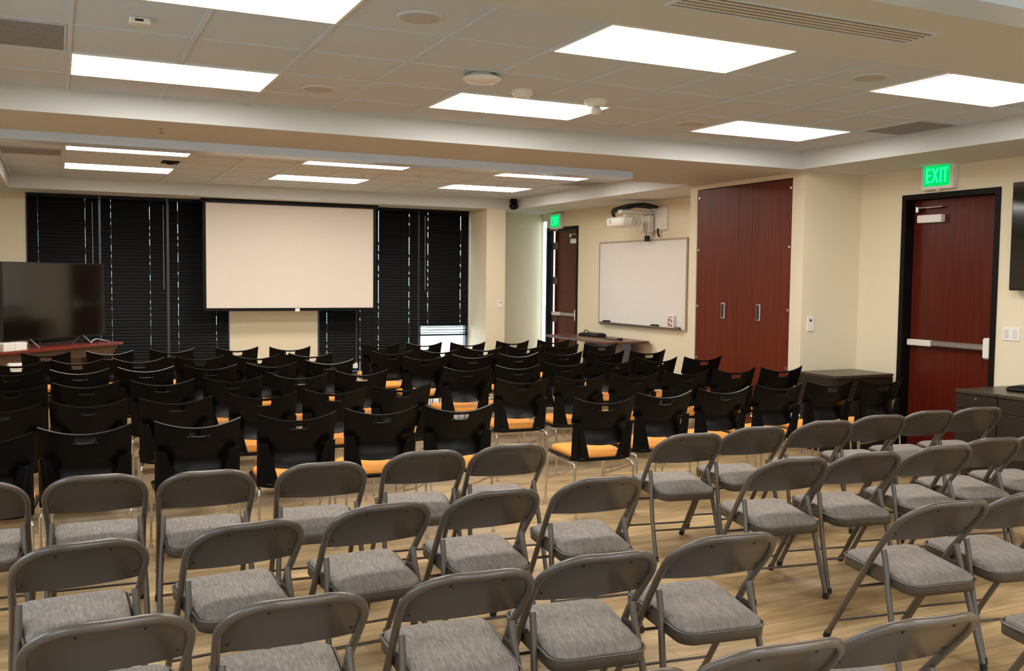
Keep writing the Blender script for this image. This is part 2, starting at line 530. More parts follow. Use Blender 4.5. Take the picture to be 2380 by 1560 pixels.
# ------------------------------------------------------------------ doors
def door(n, D, bright_gap):
    y0, y1, top = D
    fr = MB()
    xo = XR-0.015
    xd = XR+(0.10 if bright_gap else 0.16)
    fr.box((xo, y0, 0), (XR+0.16, y0+0.05, top)); fr.box((xo, y1-0.05, 0), (xd, y1, top))
    fr.box((xo, y0+0.05, top-0.05), (XR+0.16, y1-0.05, top))
    st = 0.0 if bright_gap else 0.014
    if not bright_gap:
        fr.box((XR+0.155, y0+0.05, 0), (XR+0.16, y1-0.05, top-0.05))
    o = struct('door_%d' % n, fr, M_BLACK)
    ly0 = y0+0.053; ly1 = y1-0.053-(0.05 if bright_gap else 0)
    MB().box((XR+0.10, ly0, 0.008), (XR+0.145, ly1, top-0.053), 0.002).build('door_leaf', M_MAHOG, o)
    # closer
    zc = top-0.2
    yc = y0+0.48 if bright_gap else y1        # the far door carries its closer on the near side
    c = MB().box((XR+0.035, yc-0.42, zc-0.075), (XR+0.10, yc-0.14, zc), 0.006).build('door_closer', M_WHITE, o)
    MB().tube([(XR+0.05, yc-0.12, zc+0.075), (XR+0.03, yc-0.28, zc+0.07), (XR+0.05, yc-0.42, zc+0.075)], 0.009).lathe([(0.02, 0), (0.02, 0.05)], (XR+0.05, yc-0.13, zc+0.03)).build('closer_arm', M_CHROME, c)
    # panic bar
    zb = 1.065
    p = MB()
    p.box((XR+0.035, ly0+0.1, zb-0.028), (XR+0.085, ly1-0.02, zb+0.028), 0.012)
    b = p.build('panic_bar', M_CHROME, o)
    MB().box((XR+0.02, ly0+0.02, zb-0.1), (XR+0.10, ly0+0.10, zb+0.09), 0.012).build('latch_case', M_WHITE, b)
    MB().box((XR+0.03, ly1-0.30, zb-0.03), (XR+0.088, ly1-0.02, zb+0.03), 0.006).build('bar_end_cover', M_OFFW, b)
    if bright_gap:
        for z in (2.2, 1.62, 0.98, 0.3):
            MB().box((XR+0.08, ly1-0.06, z-0.06), (XR+0.10, y1-0.03, z+0.06)).lathe([(0.011, -0.055), (0.011, 0.055)], (XR+0.09, ly1+0.015, z), n=10).build('hinge', M_CHROME, o)
    return o
door(1, D1, False)
door(2, D2, True)

# ------------------------------------------------------------------ closet for the folding partition
cl = thing('closet_doors', 'tall reddish cherry closet double doors between whiteboard and corner', 'closet', (CLX, 8.385, 0))
def cd_(a, b, name='door'):
    return MB().box((0.01, a-8.385, 0.01), (0.045, b-8.385, 2.69), 0.002).build(name, M_CLOSET, cl)
d1 = cd_(7.59, 8.205); d2 = cd_(8.44, 9.18); d3 = cd_(8.209, 8.436)
def pull(y, parent):
    h = MB().box((-0.004, y-0.032-8.385, 1.22), (0.012, y+0.032-8.385, 1.40), 0.004)
    q = h.build('recessed_pull', M_CHROME, parent)
    MB().box((-0.006, y-0.02-8.385, 1.235), (-0.0035, y+0.02-8.385, 1.385)).build('pull_recess', M_DARK, q)
pull(8.07, d1); pull(8.67, d2)
for (y, par) in ((7.62, d1), (9.15, d2)):
    for z in (0.75, 1.35, 2.0, 2.6):
        MB().box((0.0, y-0.012-8.385, z-0.012), (0.012, y+0.012-8.385, z+0.012), 0.003).build('screw_cap', M_CHROME, par)

# ------------------------------------------------------------------ ceiling lights
def light(x, y, label, grp):
    t = thing('ceiling_light', label, 'ceiling light', (x+0.6, y+0.325, ZC), 0, grp)
    f = MB(); w, d = 0.6, 0.325
    f.box((-w, -d, -0.012), (w, -d+0.014, 0.0)); f.box((-w, d-0.014, -0.012), (w, d, 0.0))
    f.box((-w, -d+0.014, -0.012), (-w+0.014, d-0.014, 0.0)); f.box((w-0.014, -d+0.014, -0.012), (w, d-0.014, 0.0))
    f.build('frame', M_LFRAME, t)
    MB().box((-w+0.014, -d+0.014, -0.008), (w-0.014, d-0.014, -0.003)).build('diffuser', M_LAMP, t)
XS = [0.085, 2.495, 4.86]
near = {(0, 0): 'bright ceiling panel light cut off by the top edge, left side',
        (0, 1): 'rectangular ceiling panel light at far left of the near ceiling, beside the grey vent',
        (1, 0): 'largest bright ceiling panel light, in front of the slot air diffuser',
        (1, 1): 'ceiling panel light directly behind the disc access point and dome camera',
        (2, 0): 'ceiling panel light at the right edge, cut off by the frame',
        (2, 1): 'ceiling panel light above the exit sign side, next to the right grey return grille'}
far = {(0, 0): 'thin sliver ceiling light beyond the beam, leftmost', (0, 1): 'farthest row ceiling light above the television, leftmost',
       (1, 0): 'thin sliver ceiling light beyond the beam, middle one', (1, 1): 'farthest row ceiling light above the projection screen, middle',
       (2, 0): 'thin sliver ceiling light beyond the beam, rightmost', (2, 1): 'farthest row ceiling light near the hanging video camera, rightmost'}
for i, x in enumerate(XS):
    for j, y in enumerate((4.12, 6.095)): light(x, y, near[(i, j)], 'ceiling lights in the near coffer')
    for j, y in enumerate((10.15, 12.07)): light(x, y, far[(i, j)], 'ceiling lights beyond the beam')
    for y in (-1.9, 0.07): light(x, y, 'added unseen panel light in the coffer behind the viewer', 'added fill lights behind the viewer')  # unseen rows added as fill from behind, to light the seat rears

# ceiling speakers, grilles, sensors
def speaker(x, y, lab):
    t = thing('ceiling_speaker', lab, 'ceiling speaker', (x, y, ZC), 0, 'round ceiling speakers')
    MB().lathe([(0.115, 0), (0.112, -0.006), (0.1, -0.008)], (0, 0, 0), n=32).build('bezel', M_BAR, t)
    MB().lathe([(0.1, -0.0082), (0.06, -0.012), (0.0, -0.014)], (0, 0, 0), n=32).build('grille', M_GRILLE, t)
speaker(1.62, 4.48, 'largest round ceiling speaker, near the top edge')
speaker(1.62, 6.48, 'round ceiling speaker right of the leftmost near panel light')
speaker(4.58, 4.47, 'round ceiling speaker left of the panel light at the right edge')
speaker(4.66, 6.44, 'faint round ceiling speaker left of the panel light near the closet')
def rgrille(x0, y0, x1, y1, lab):
    t = thing('return_grille', lab, 'air vent', ((x0+x1)/2, (y0+y1)/2, ZC), 0, 'grey return air grilles')
    w, d = (x1-x0)/2, (y1-y0)/2
    MB().box((-w, -d, -0.004), (w, d, 0)).build('grille_plate', M_RETURN, t)
    f = MB(); f.box((-w, -d, -0.007), (w, -d+0.012, -0.004)); f.box((-w, d-0.012, -0.007), (w, d, -0.004)); f.box((-w, -d+0.012, -0.007), (-w+0.012, d-0.012, -0.004)); f.box((w-0.012, -d+0.012, -0.007), (w, d-0.012, -0.004))
    f.build('frame', M_BAR, t)
rgrille(-0.52, 5.45, 0.065, 6.08, 'dark grey return air grille at the left edge of the near ceiling')
rgrille(6.125, 5.45, 6.585, 6.08, 'grey return air grille right of the panel light nearest the closet')
rgrille(-0.52, 10.9, 0.065, 11.5, 'grey return air grille left of the far sliver lights')
rgrille(6.125, 10.9, 6.585, 11.5, 'grey return air grille right of the far sliver lights')

t = thing('slot_diffuser', 'long white linear slot air diffuser in the lowered ceiling', 'air vent', (2.86, 3.145, ZS))
f = MB()
L2 = 0.66
f.box((-L2, -0.095, -0.006), (L2, -0.08, 0)); f.box((-L2, 0.08, -0.006), (L2, 0.095, 0)); f.box((-L2, -0.08, -0.006), (-L2+0.015, 0.08, 0)); f.box((L2-0.015, -0.08, -0.006), (L2, 0.08, 0))
f.build('frame', M_BAR, t)
MB().box((-L2+0.015, -0.08, -0.002), (L2-0.015, 0.08, 0)).build('slot_backing', M_DARK, t)
for k in range(4):
    y = -0.052+k*0.035
    MB().box((-L2+0.015, y-0.008, -0.006), (L2-0.015, y+0.008, -0.002)).build('vane', M_OFFW, t)

t = thing('motion_sensor', 'small white rectangular sensor on the ceiling at upper left', 'sensor', (0.39, 5.15, ZC))
MB().box((-0.05, -0.035, -0.03), (0.05, 0.035, 0), 0.006).build('housing', M_WHITE, t)
MB().box((-0.025, -0.0365, -0.024), (0.015, -0.034, -0.012)).build('lens', M_DARK, t)
t = thing('access_point', 'white saucer-shaped wireless access point on the ceiling', 'access point', (2.41, 5.53, ZC))
MB().lathe([(0.07, 0), (0.07, -0.02), (0.115, -0.022), (0.12, -0.035), (0.10, -0.05), (0.05, -0.058), (0, -0.06)], (0, 0, 0), n=36).build('housing', M_WHITE, t)
t = thing('smoke_detector', 'small round white smoke detector between access point and dome camera', 'smoke detector', (2.86, 5.88, ZC))
MB().lathe([(0.07, 0), (0.072, -0.02), (0.06, -0.03), (0.055, -0.045), (0.03, -0.05), (0, -0.05)], (0, 0, 0), n=28).build('housing', M_WHITE, t)
t = thing('dome_camera', 'white ceiling camera with small ball lens by the middle light', 'camera', (3.48, 5.95, ZC))
MB().lathe([(0.085, 0), (0.085, -0.02), (0.06, -0.04), (0.04, -0.045)], (0, 0, 0), n=28).build('base', M_WHITE, t)
MB().lathe([(0.012, -0.045), (0.035, -0.055), (0.042, -0.075), (0.035, -0.095), (0.01, -0.105)], (0, 0, 0), n=20).build('ball', M_OFFW, t)
t = thing('video_camera', 'black conference camera hanging from the far ceiling edge', 'camera', (6.5, 13.62, ZC))
MB().box((-0.14, -0.09, -0.022), (0.14, 0.09, 0), 0.004).build('mount_plate', M_OFFW, t)
MB().lathe([(0.05, -0.022), (0.05, -0.05), (0.07, -0.055), (0.07, -0.08)], (0, 0, 0), n=20).build('base', M_BLACK, t)
MB().lathe([(0.0, -0.08), (0.05, -0.085), (0.075, -0.13), (0.06, -0.18), (0, -0.2)], (0, 0, 0), n=20).build('head', M_BLACK, t)
def sprinkler(x, y, z, lab):
    t = thing('sprinkler_head', lab, 'sprinkler', (x, y, z), 0, 'fire sprinkler heads')
    MB().lathe([(0.03, 0), (0.028, -0.004), (0.01, -0.006), (0.008, -0.03), (0.022, -0.031), (0.022, -0.034)], (0, 0, 0), n=14).build('body', M_CHROME, t)
sprinkler(0.72, 7.68, ZS, 'small sprinkler head under the wide beam')
sprinkler(3.45, 11.6, ZC, 'sprinkler head in front of the middle farthest ceiling light')
sprinkler(4.09, 11.3, ZC, 'small sprinkler head in the far ceiling right of the middle light')
t = thing('ceiling_projector_mount', 'small dark fixture on the far ceiling above the leftmost light', 'fixture', (1.17, 11.45, ZC))
MB().box((-0.09, -0.12, -0.012), (0.09, 0.12, 0), 0.003).build('plate', M_BLACK, t)
MB().lathe([(0.05, -0.012), (0.04, -0.03), (0, -0.035)], (0, 0, 0), n=14).build('dome', M_BLACK, t)

# ------------------------------------------------------------------ exit signs
def exit_sign(y, z, lab):
    t = thing('exit_sign', lab, 'exit sign', (XR, y, z), 0, 'green exit signs')
    MB().box((-0.07, -0.18, -0.13), (0, 0.18, 0.13), 0.006).build('housing', M_WHITE, t)
    fc = MB().box((-0.073, -0.145, -0.10), (-0.069, 0.145, 0.10)).build('lit_face', M_EXITG, t)
    X0, X1 = -0.0755, -0.0730
    def bar(m, a, b, c, d): m.box((X0, -b, c), (X1, -a, d))       # a..b runs left to right as read
    H_ = 0.068; T_ = 0.019
    e_ = MB(); bar(e_, -0.118, -0.098, -H_, H_)
    for z in (-H_, -T_/2, H_-T_): bar(e_, -0.098, -0.062, z, z+T_)
    e_.build('letter_e', M_EXITL, fc)
    x_ = MB()
    for sg in (-1, 1):
        x_.prism([(-(-0.014-sg*0.028-0.011), -H_), (-(-0.014-sg*0.028+0.011), -H_), (-(-0.014+sg*0.028+0.011), H_), (-(-0.014+sg*0.028-0.011), H_)], 'x', X0-0.0002*sg, X1)
    x_.build('letter_x', M_EXITL, fc)
    i_ = MB(); bar(i_, 0.038, 0.058, -H_, H_); i_.build('letter_i', M_EXITL, fc)
    t_ = MB(); bar(t_, 0.070, 0.126, H_-T_, H_); bar(t_, 0.088, 0.108, -H_, H_-T_); t_.build('letter_t', M_EXITL, fc)
    MB().box((-0.05, -0.02, -0.145), (-0.02, 0.02, -0.13), 0.003).build('test_button', M_WHITE, t)
exit_sign(6.42, 2.655, 'green lit exit sign above the near mahogany door')
exit_sign(14.02, 2.60, 'green lit exit sign above the far half-hidden door')

# ------------------------------------------------------------------ blinds
def blind(x0, x1, ztop, zbot, cords, lab, open_from=None, wand=None, tassel=None):
    cx = (x0+x1)/2
    Y = YF-0.035
    t = thing('window_blind', lab, 'blind', (cx, Y, 0), 0, 'black slatted window blinds')
    MB().box((x0-cx, -0.025, ztop-0.045), (x1-cx, 0.025, ztop), 0.003).build('headrail', M_BLACK, t)
    s = MB()
    z = ztop-0.06
    rnd = random.Random(int(x0*100)+5)
    segs = [x0]+[c for cc in cords for c in (cc-0.0022, cc+0.0022)]+[x1]
    while z > zbot+0.03:
        op = open_from is not None and z < open_from
        tilt = 0.0265 if not op else 0.005
        dy = 0.011 if not op else 0.022
        for k in range(0, len(segs), 2):
            a, b = segs[k]-cx, segs[k+1]-cx
            if k > 0 and rnd.random() < 0.5: a -= 0.0044
            jt = (rnd.random()-0.5)*0.0035
            s.add([(a, -dy, z-tilt+jt), (b, -dy, z-tilt+jt), (b, 0, z+0.002), (a, 0, z+0.002), (b, dy, z+tilt), (a, dy, z+tilt),
                   (a, -dy+0.001, z-tilt+jt-0.001), (b, -dy+0.001, z-tilt+jt-0.001), (b, dy+0.001, z+tilt-0.001), (a, dy+0.001, z+tilt-0.001)],
                  [(0, 1, 2, 3), (3, 2, 4, 5), (6, 9, 8, 7), (0, 6, 7, 1), (5, 4, 8, 9)])
        z -= 0.046 if not op else 0.046
    s.build('slats', M_BLIND, t)
    MB().box((x0-cx, -0.02, zbot), (x1-cx, 0.02, zbot+0.025), 0.003).build('bottom_rail', M_BLACK, t)
    for c in cords:
        MB().tube([(c-cx, -0.016, ztop-0.05), (c-cx, -0.016, zbot+0.01)], 0.0022, 5).build('ladder_cord', M_CORD, t)
    if tassel is not None:
        MB().tube([(tassel[0]-cx, -0.04, ztop-0.1), (tassel[0]-cx, -0.045, tassel[1])], 0.003, 6).build('pull_cord', M_CORD, t)
        MB().box((tassel[0]-cx-0.055, -0.06, tassel[1]-0.09), (tassel[0]-cx+0.02, -0.03, tassel[1]-0.02), 0.006).box((tassel[0]-cx-0.02, -0.055, tassel[1]-0.02), (tassel[0]-cx+0.012, -0.035, tassel[1])).build('cord_cleat', M_WHITE, t)
    if wand is not None:
        MB().tube([(wand-cx, -0.035, ztop-0.1), (wand-cx, -0.04, ztop-1.3)], 0.006, 6).build('tilt_wand', M_CORD, t)
ZT = ZS-0.005
blind(-0.36, 0.53, ZT, 0.14, [-0.23, 0.36], 'black blind behind the television, leftmost window panel', wand=0.45)
blind(0.56, 1.425, ZT, 0.14, [0.69, 1.20], 'black blind right of the television, second window panel', wand=1.38)
blind(1.46, 2.28, ZT, 0.14, [1.58, 2.11], 'black blind partly behind the left side of the projection screen')
blind(3.65, 4.44, ZT, 0.14, [3.76, 4.29], 'black blind below the right part of the projection screen', tassel=(4.22, 0.30))
blind(4.455, 5.255, ZT, 0.14, [4.59, 5.10], 'black blind just right of the projection screen, with long cords')
blind(5.285, 6.13, ZT, 0.70, [5.42, 5.99], 'shorter black blind raised off the bright window bottom, rightmost panel', open_from=0.86, wand=5.36)

# ------------------------------------------------------------------ projection screen
SX0, SX1, SY = 1.92, 4.39, 14.2
t = thing('projection_screen', 'large pull-down projection screen with black border in front of the blinds', 'projection screen', ((SX0+SX1)/2, SY, 1.13))
hw = (SX1-SX0)/2
MB().box((-hw, -0.003, 0.045), (hw, 0.003, 1.575)).build('screen_surface', M_SCREEN, t)
f = MB()
f.box((-hw-0.045, -0.005, 0.0), (-hw, 0.004, 1.61)); f.box((hw, -0.005, 0.0), (hw+0.045, 0.004, 1.61)); f.box((-hw, -0.005, 1.575), (hw, 0.004, 1.61))
f.build('border', M_BLACK, t)
MB().box((-hw-0.07, -0.05, 1.555), (hw+0.07, 0.05, 1.612), 0.008).build('roller_case', M_BLACK, t)
bt = MB().box((-hw-0.045, -0.014, 0.0), (hw+0.045, 0.014, 0.045), 0.006).build('bottom_bar', M_BLACK, t)
MB().box((0.03, -0.024, -0.01), (0.10, -0.012, 0.04), 0.005).build('pull_tab', M_WHITE, bt)

# ------------------------------------------------------------------ whiteboard
t = thing('whiteboard', 'large framed whiteboard on the right wall under the projector', 'whiteboard', (XR, 11.51, 0.99))
MB().box((-0.022, -1.11, 0), (-0.002, 1.11, 1.2)).build('writing_surface', M_WBOARD, t)
f = MB()
f.box((-0.03, -1.13, 1.2), (0, 1.13, 1.222)); f.box((-0.03, -1.13, -0.015), (0, 1.13, 0.0)); f.box((-0.03, -1.13, 0), (0, -1.11, 1.2)); f.box((-0.03, 1.11, 0), (0, 1.13, 1.2))
f.build('frame', M_BFRAME, t)
MB().prism([(-0.09, 0.012), (-0.082, 0.0), (-0.03, -0.012), (-0.03, 0.0), (-0.078, 0.008), (-0.084, 0.02)], 'y', -1.05, 1.0).build('marker_tray', M_GREYP, t)
e = tag(MB().box((-0.03, -0.07, 0.0), (0.03, 0.07, 0.028), 0.005).build('board_eraser', M_BLACK, None, (7.463, 12.35, 1.003)), 'black felt eraser at the left end of the whiteboard tray', 'eraser', 'things on the whiteboard tray')
e = tag(MB().box((-0.025, -0.07, 0.0), (0.025, 0.07, 0.03), 0.005).build('board_eraser', M_BLACK, None, (7.466, 11.07, 1.0)), 'dark eraser on the whiteboard tray left of the marker holder', 'eraser', 'things on the whiteboard tray')
t = thing('marker_holder', 'small white marker holder with red marks at the board corner', 'marker holder', (7.475, 10.68, 1.0))
MB().box((-0.022, -0.075, 0), (0.022, 0.075, 0.17), 0.003).build('holder', M_WHITE, t)
mk = MB()
for (a, b, c, d) in ((-0.05, -0.02, 0.02, 0.05), (0.0, 0.03, 0.02, 0.07), (-0.05, -0.025, 0.07, 0.12), (-0.005, 0.03, 0.09, 0.13), (-0.05, 0.05, 0.145, 0.155), (0.04, 0.055, 0.03, 0.13)):
    mk.box((-0.0235, a, c), (-0.0215, b, d))
mk.build('printed_marks', M_RED, t)
for (y, mcol, lab) in ((10.52, M_BLACK, 'black dry marker lying at the right end of the tray'),):
    m_ = MB().tube([(7.466, y-0.06, 1.009), (7.466, y+0.06, 1.009)], 0.009, 8)
    tag(m_.build('marker_pen', mcol), lab, 'marker', 'things on the whiteboard tray')

# ------------------------------------------------------------------ short-throw projector
t = thing('projector', 'white short-throw projector on a wall arm above the whiteboard', 'projector', (XR, 11.22, 2.45))
MB().box((-0.03, -0.36, -0.12), (0, 0.30, 0.19), 0.004).build('wall_plate', M_WHITE, t)
a = MB().box((-0.56, -0.05, 0.10), (-0.03, 0.05, 0.15), 0.01)
a.box((-0.48, -0.03, 0.05), (-0.42, 0.03, 0.10))
a.box((-0.14, -0.09, -0.16), (-0.04, 0.07, 0.10), 0.02)
a.build('arm', M_OFFW, t)
out = rrect(-0.62, -0.28, -0.15, 0.27, 0.05, 5)
pb = MB().pad(out, [(0.85, -0.075), (0.97, -0.06), (1, -0.02), (1, 0.02), (0.95, 0.045), (0.6, 0.055)])
pj = pb.build('body', M_WHITE, t)
MB().lathe([(0.05, 0), (0.05, 0.012), (0.04, 0.014)], (-0.42, -0.148, -0.01), ax=(0, -1, 0), n=22).build('side_vent', M_GRILLE, pj)
MB().lathe([(0.03, 0), (0.03, 0.006)], (-0.619, 0.14, -0.01), ax=(-1, 0, 0), n=16).build('lens', M_GRILLE, pj)
cb = MB()
rr = random.Random(3)
for k in range(9):
    y0 = -0.25+rr.random()*0.2
    pts = [(-0.06-rr.random()*0.05, y0, 0.17+rr.random()*0.03), (-0.25, y0+0.06, 0.19+rr.random()*0.05), (-0.42, y0+0.15+rr.random()*0.1, 0.17+rr.random()*0.05), (-0.52, 0.18+rr.random()*0.1, 0.12+rr.random()*0.05), (-0.5, 0.22, 0.06)]
    cb.tube(smooth_path(pts, 5), 0.013, 6)
cb.build('cable_bundle', M_CABLE, t)
MB().tube(smooth_path([(-0.1, 0.0, -0.12), (-0.11, 0.02, -0.2), (-0.1, 0.0, -0.26)], 4), 0.006, 6).box((-0.13, -0.03, -0.27), (-0.07, 0.035, -0.19), 0.005).build('cable_plug', M_CABLE, t)
MB().tube(smooth_path([(-0.05, -0.18, -0.1), (-0.06, -0.2, -0.16), (-0.05, -0.22, -0.21)], 4), 0.015, 6).build('loose_cable', M_CABLE, t)

# ------------------------------------------------------------------ wall plates
def plate(loc, rz, w, h, lab, holes):
    t = thing('wall_plate', lab, 'wall plate', loc, rz)
    MB().box((-w/2, -0.012, -h/2), (w/2, 0, h/2), 0.003).build('cover', M_WHITE, t)
    for (x, z, r) in holes:
        MB().lathe([(r, 0), (r, 0.002)], (x, -0.012, z), ax=(0, -1, 0), n=12).build('sensor_dot', M_DARK, t)
plate((6.875, CL0, 1.22), 0, 0.085, 0.15, 'white thermostat control on the cream wall right of the closet', [(0, 0.035, 0.014)])
plate((6.40, 13.89, 1.24), 0, 0.09, 0.13, 'small white control plate on the far column', [(0.01, 0.02, 0.012)])
t = thing('light_switch', 'white double light switch on the wall right of the near door', 'light switch', (XR, 5.63, 1.21))
MB().box((-0.01, -0.085, -0.06), (0, 0.085, 0.06), 0.003).build('cover', M_WHITE, t)
for y in (-0.04, 0.04): MB().box((-0.016, y-0.018, -0.035), (-0.01, y+0.018, 0.035), 0.002).build('rocker', M_OFFW, t)
plate((6.40, 13.885, 0.45), 0, 0.08, 0.12, 'white socket plate low on the far column', [])

# ------------------------------------------------------------------ televisions
def tv(name, lab, loc, rz, w, h, feet):
    """stands in its local xz plane facing -y; origin at the bottom centre"""
    t = thing(name, lab, 'television', loc, rz)
    MB().box((-w/2, -0.012, 0), (w/2, 0.035, h), 0.006).build('housing', M_TVB, t)
    MB().box((-w/2+0.012, -0.0145, 0.018), (w/2-0.012, -0.012, h-0.012)).build('screen', M_GLASS_TV, t)
    MB().box((-0.3, 0.035, 0.1), (0.3, 0.07, h*0.65), 0.01).build('rear_cover', M_TVB, t)
    if feet:
        for x in (-0.42, 0.42):
            MB().tube([(x, -0.15, -feet+0.008), (x, 0.0, 0.02), (x, 0.15, -feet+0.008)], 0.008, 8).build('foot', M_CHROME, t)
    return t
tv('television', 'large black flat television standing on the red desk at left', (-0.02, 12.925, 0.855), math.radians(45.8), 1.62, 0.925, 0.087)
tv('television', 'black wall-mounted television cut off at the right edge', (XR-0.09, 4.79, 1.59), -PI/2, 1.62, 0.925, 0)

# ------------------------------------------------------------------ desk under the left television
th = math.radians(47.8)
t = thing('desk', 'reddish wooden desk under the left television, set at an angle', 'desk', (0.77, 13.42, 0), th)
# local: x along the desk (negative = towards the left wall), y to the back
MB().box((-2.25, 0, 0.735), (0, 0.72, 0.768), 0.006).build('desk_top', M_DESK, t)
MB().prism([(-2.2, 0.735), (-0.03, 0.735), (-0.14, 0.61), (-2.1, 0.61)], 'y', 0.06, 0.085).build('apron', M_DESKB, t)
MB().box((-0.09, 0.12, 0), (-0.06, 0.64, 0.735)).build('end_panel', M_DESKB, t)
MB().box((-0.95, 0.14, 0), (-0.60, 0.62, 0.735), 0.004).build('pedestal', M_DESKB, t)
MB().box((-2.2, 0.12, 0), (-2.16, 0.64, 0.735)).build('end_panel', M_DESKB, t)
R_ = Matrix.Rotation(th, 4, 'Z')
def on_desk(x, y, z=0.768):
    p = R_ @ Vector((x, y, 0)); return (0.77+p.x, 13.42+p.y, z)
t = thing('paper_stack', 'low white boxes side by side at the left end of the red desk', 'box', on_desk(-1.77, 0.1), th)
MB().box((-0.17, -0.07, 0), (0.0, 0.07, 0.09), 0.004).build('box_half', M_WHITE, t)
MB().box((0.004, -0.07, 0), (0.17, 0.07, 0.088), 0.004).build('box_half', M_WHITE, t)
cb = MB()
for k in range(4):
    y = 0.28+0.05*k
    cb.tube(smooth_path([(-0.42+0.05*k, y, 0.012), (-0.33, y+0.08, 0.03), (-0.22, y-0.04, 0.012), (-0.12, y+0.05, 0.012)], 5), 0.008, 6)
o = cb.build('cable_coil', M_CABLE, None, on_desk(0, 0), th)
tag(o, 'loose dark cables coiled at the right end of the red desk', 'cable')
o = MB().tube(smooth_path([(-0.40, 0.17, 0.012), (-0.34, 0.15, 0.05), (-0.24, 0.12, 0.03), (-0.14, 0.1, 0.008)], 5), 0.007, 6).build('power_cord', M_CHROME, None, on_desk(0, 0), th)
tag(o, 'pale cord trailing from the television onto the red desk', 'cable')
t = thing('printer', 'white office device on a stand below the left end of the desk', 'printer', (-0.40, 11.72, 0.0), 0.1)
MB().box((-0.15, -0.15, 0), (0.15, 0.15, 0.47), 0.005).build('stand', M_BLACK, t)
MB().box((-0.11, -0.13, 0.47), (0.09, 0.1, 0.66), 0.012).build('housing', M_WHITE, t)
MB().box((-0.08, -0.19, 0.54), (0.07, -0.13, 0.555), 0.003).build('paper_tray', M_WHITE, t)

# ------------------------------------------------------------------ side table under the whiteboard
t = thing('side_table', 'dark wooden table against the right wall below the whiteboard', 'table', (7.12, 12.15, 0))
MB().pad(rrect(-0.38, 0.37, -1.0, 0.86, 0.10, 6), [(0.995, 0.76), (1, 0.765), (1, 0.785), (0.995, 0.79)], False).build('table_top', M_TABLE, t)
for y in (-0.7, 0.7):
    MB().box((-0.045, y-0.03, 0.03), (0.045, y+0.03, 0.76), 0.006).build('leg', M_GREYP, t)
    MB().box((-0.3, y-0.035, 0.0), (0.3, y+0.035, 0.04), 0.008).build('foot', M_GREYP, t)
MB().box((0.24, -0.66, 0.35), (0.27, 0.66, 0.74), 0.003).build('modesty_panel', M_TABLE, t)
# things on it
kb = MB().xform(Matrix.Identity(4))
t = thing('laptop_bag', 'low dark bag lying on the far side table', 'bag', (7.28, 12.45, 0.79), 0.15)
MB().pad(rrect(-0.12, 0.12, -0.22, 0.22, 0.05, 4), [(0.95, 0.0), (1, 0.015), (0.98, 0.035), (0.8, 0.05)]).build('pouch', M_CABLE, t)
MB().tube(smooth_path([(-0.02, 0.02, 0.045), (-0.03, 0.08, 0.075), (-0.02, 0.16, 0.08), (0, 0.2, 0.045)], 5), 0.008, 6).build('handle', M_CABLE, t)
o = MB().tube(smooth_path([(7.15, 12.1, 0.797), (7.2, 11.9, 0.797), (7.1, 11.7, 0.797), (7.15, 11.5, 0.797)], 5), 0.006, 6).box((7.13, 11.44, 0.79), (7.19, 11.51, 0.82), 0.005).build('microphone_cable', M_CABLE)
tag(o, 'thin dark cord with a small plug on the side table', 'cable')

# ------------------------------------------------------------------ dark credenzas
def credenza(loc, rz, w, d, h, lab, doors):
    t = thing('credenza', lab, 'cabinet', loc, rz)
    # local: front faces -y, origin at floor, front-left corner of the body
    MB().box((0.0, 0.01, 0.06), (w, d, h-0.03)).box((0.03, 0.05, 0), (w-0.03, d-0.02, 0.06)).build('body', M_CRED, t)
    MB().box((0.0, -0.012, h-0.03), (w-0.002, d, h), 0.004).build('top', M_CREDTOP, t)
    n = doors
    for k in range(n):
        a = 0.004+k*(w/n); b = (k+1)*w/n-0.004
        dr = MB().box((a, -0.006, 0.07), (b, 0.01, h-0.16), 0.002).build('door', M_CRED, t)
        dw = MB().box((a, -0.006, h-0.155), (b, 0.01, h-0.036), 0.002).build('drawer', M_CRED, t)
        MB().lathe([(0.009, 0), (0.009, 0.006)], (a+(b-a)*0.5, -0.006, h-0.065), ax=(0, -1, 0), n=12).build('lock', M_CHROME, dw)
    return t
credenza((6.63, 6.80, 0), 0, 0.76, 0.52, 0.755, 'low dark credenza in the corner beside the closet', 1)
credenza((6.86, 5.63, 0), -PI/2, 0.395, 0.64, 0.755, 'dark cabinet with small silver lock left of the phone', 1)
credenza((6.86, 5.23, 0), -PI/2, 1.5, 0.64, 0.755, 'long dark cabinet at the right edge carrying the phone', 3)
t = thing('conference_phone', 'black phone with white label on the cabinet at the right edge', 'phone', (7.26, 5.25, 0.755), 0.2)
MB().pad(rrect(-0.13, 0.13, -0.16, 0.16, 0.08, 5), [(0.95, 0.0), (1, 0.012), (0.9, 0.035), (0.5, 0.05)]).build('base', M_BLACK, t)
MB().box((-0.09, -0.10, 0.034), (-0.05, 0.0, 0.046)).build('label_sticker', M_WHITE, t)

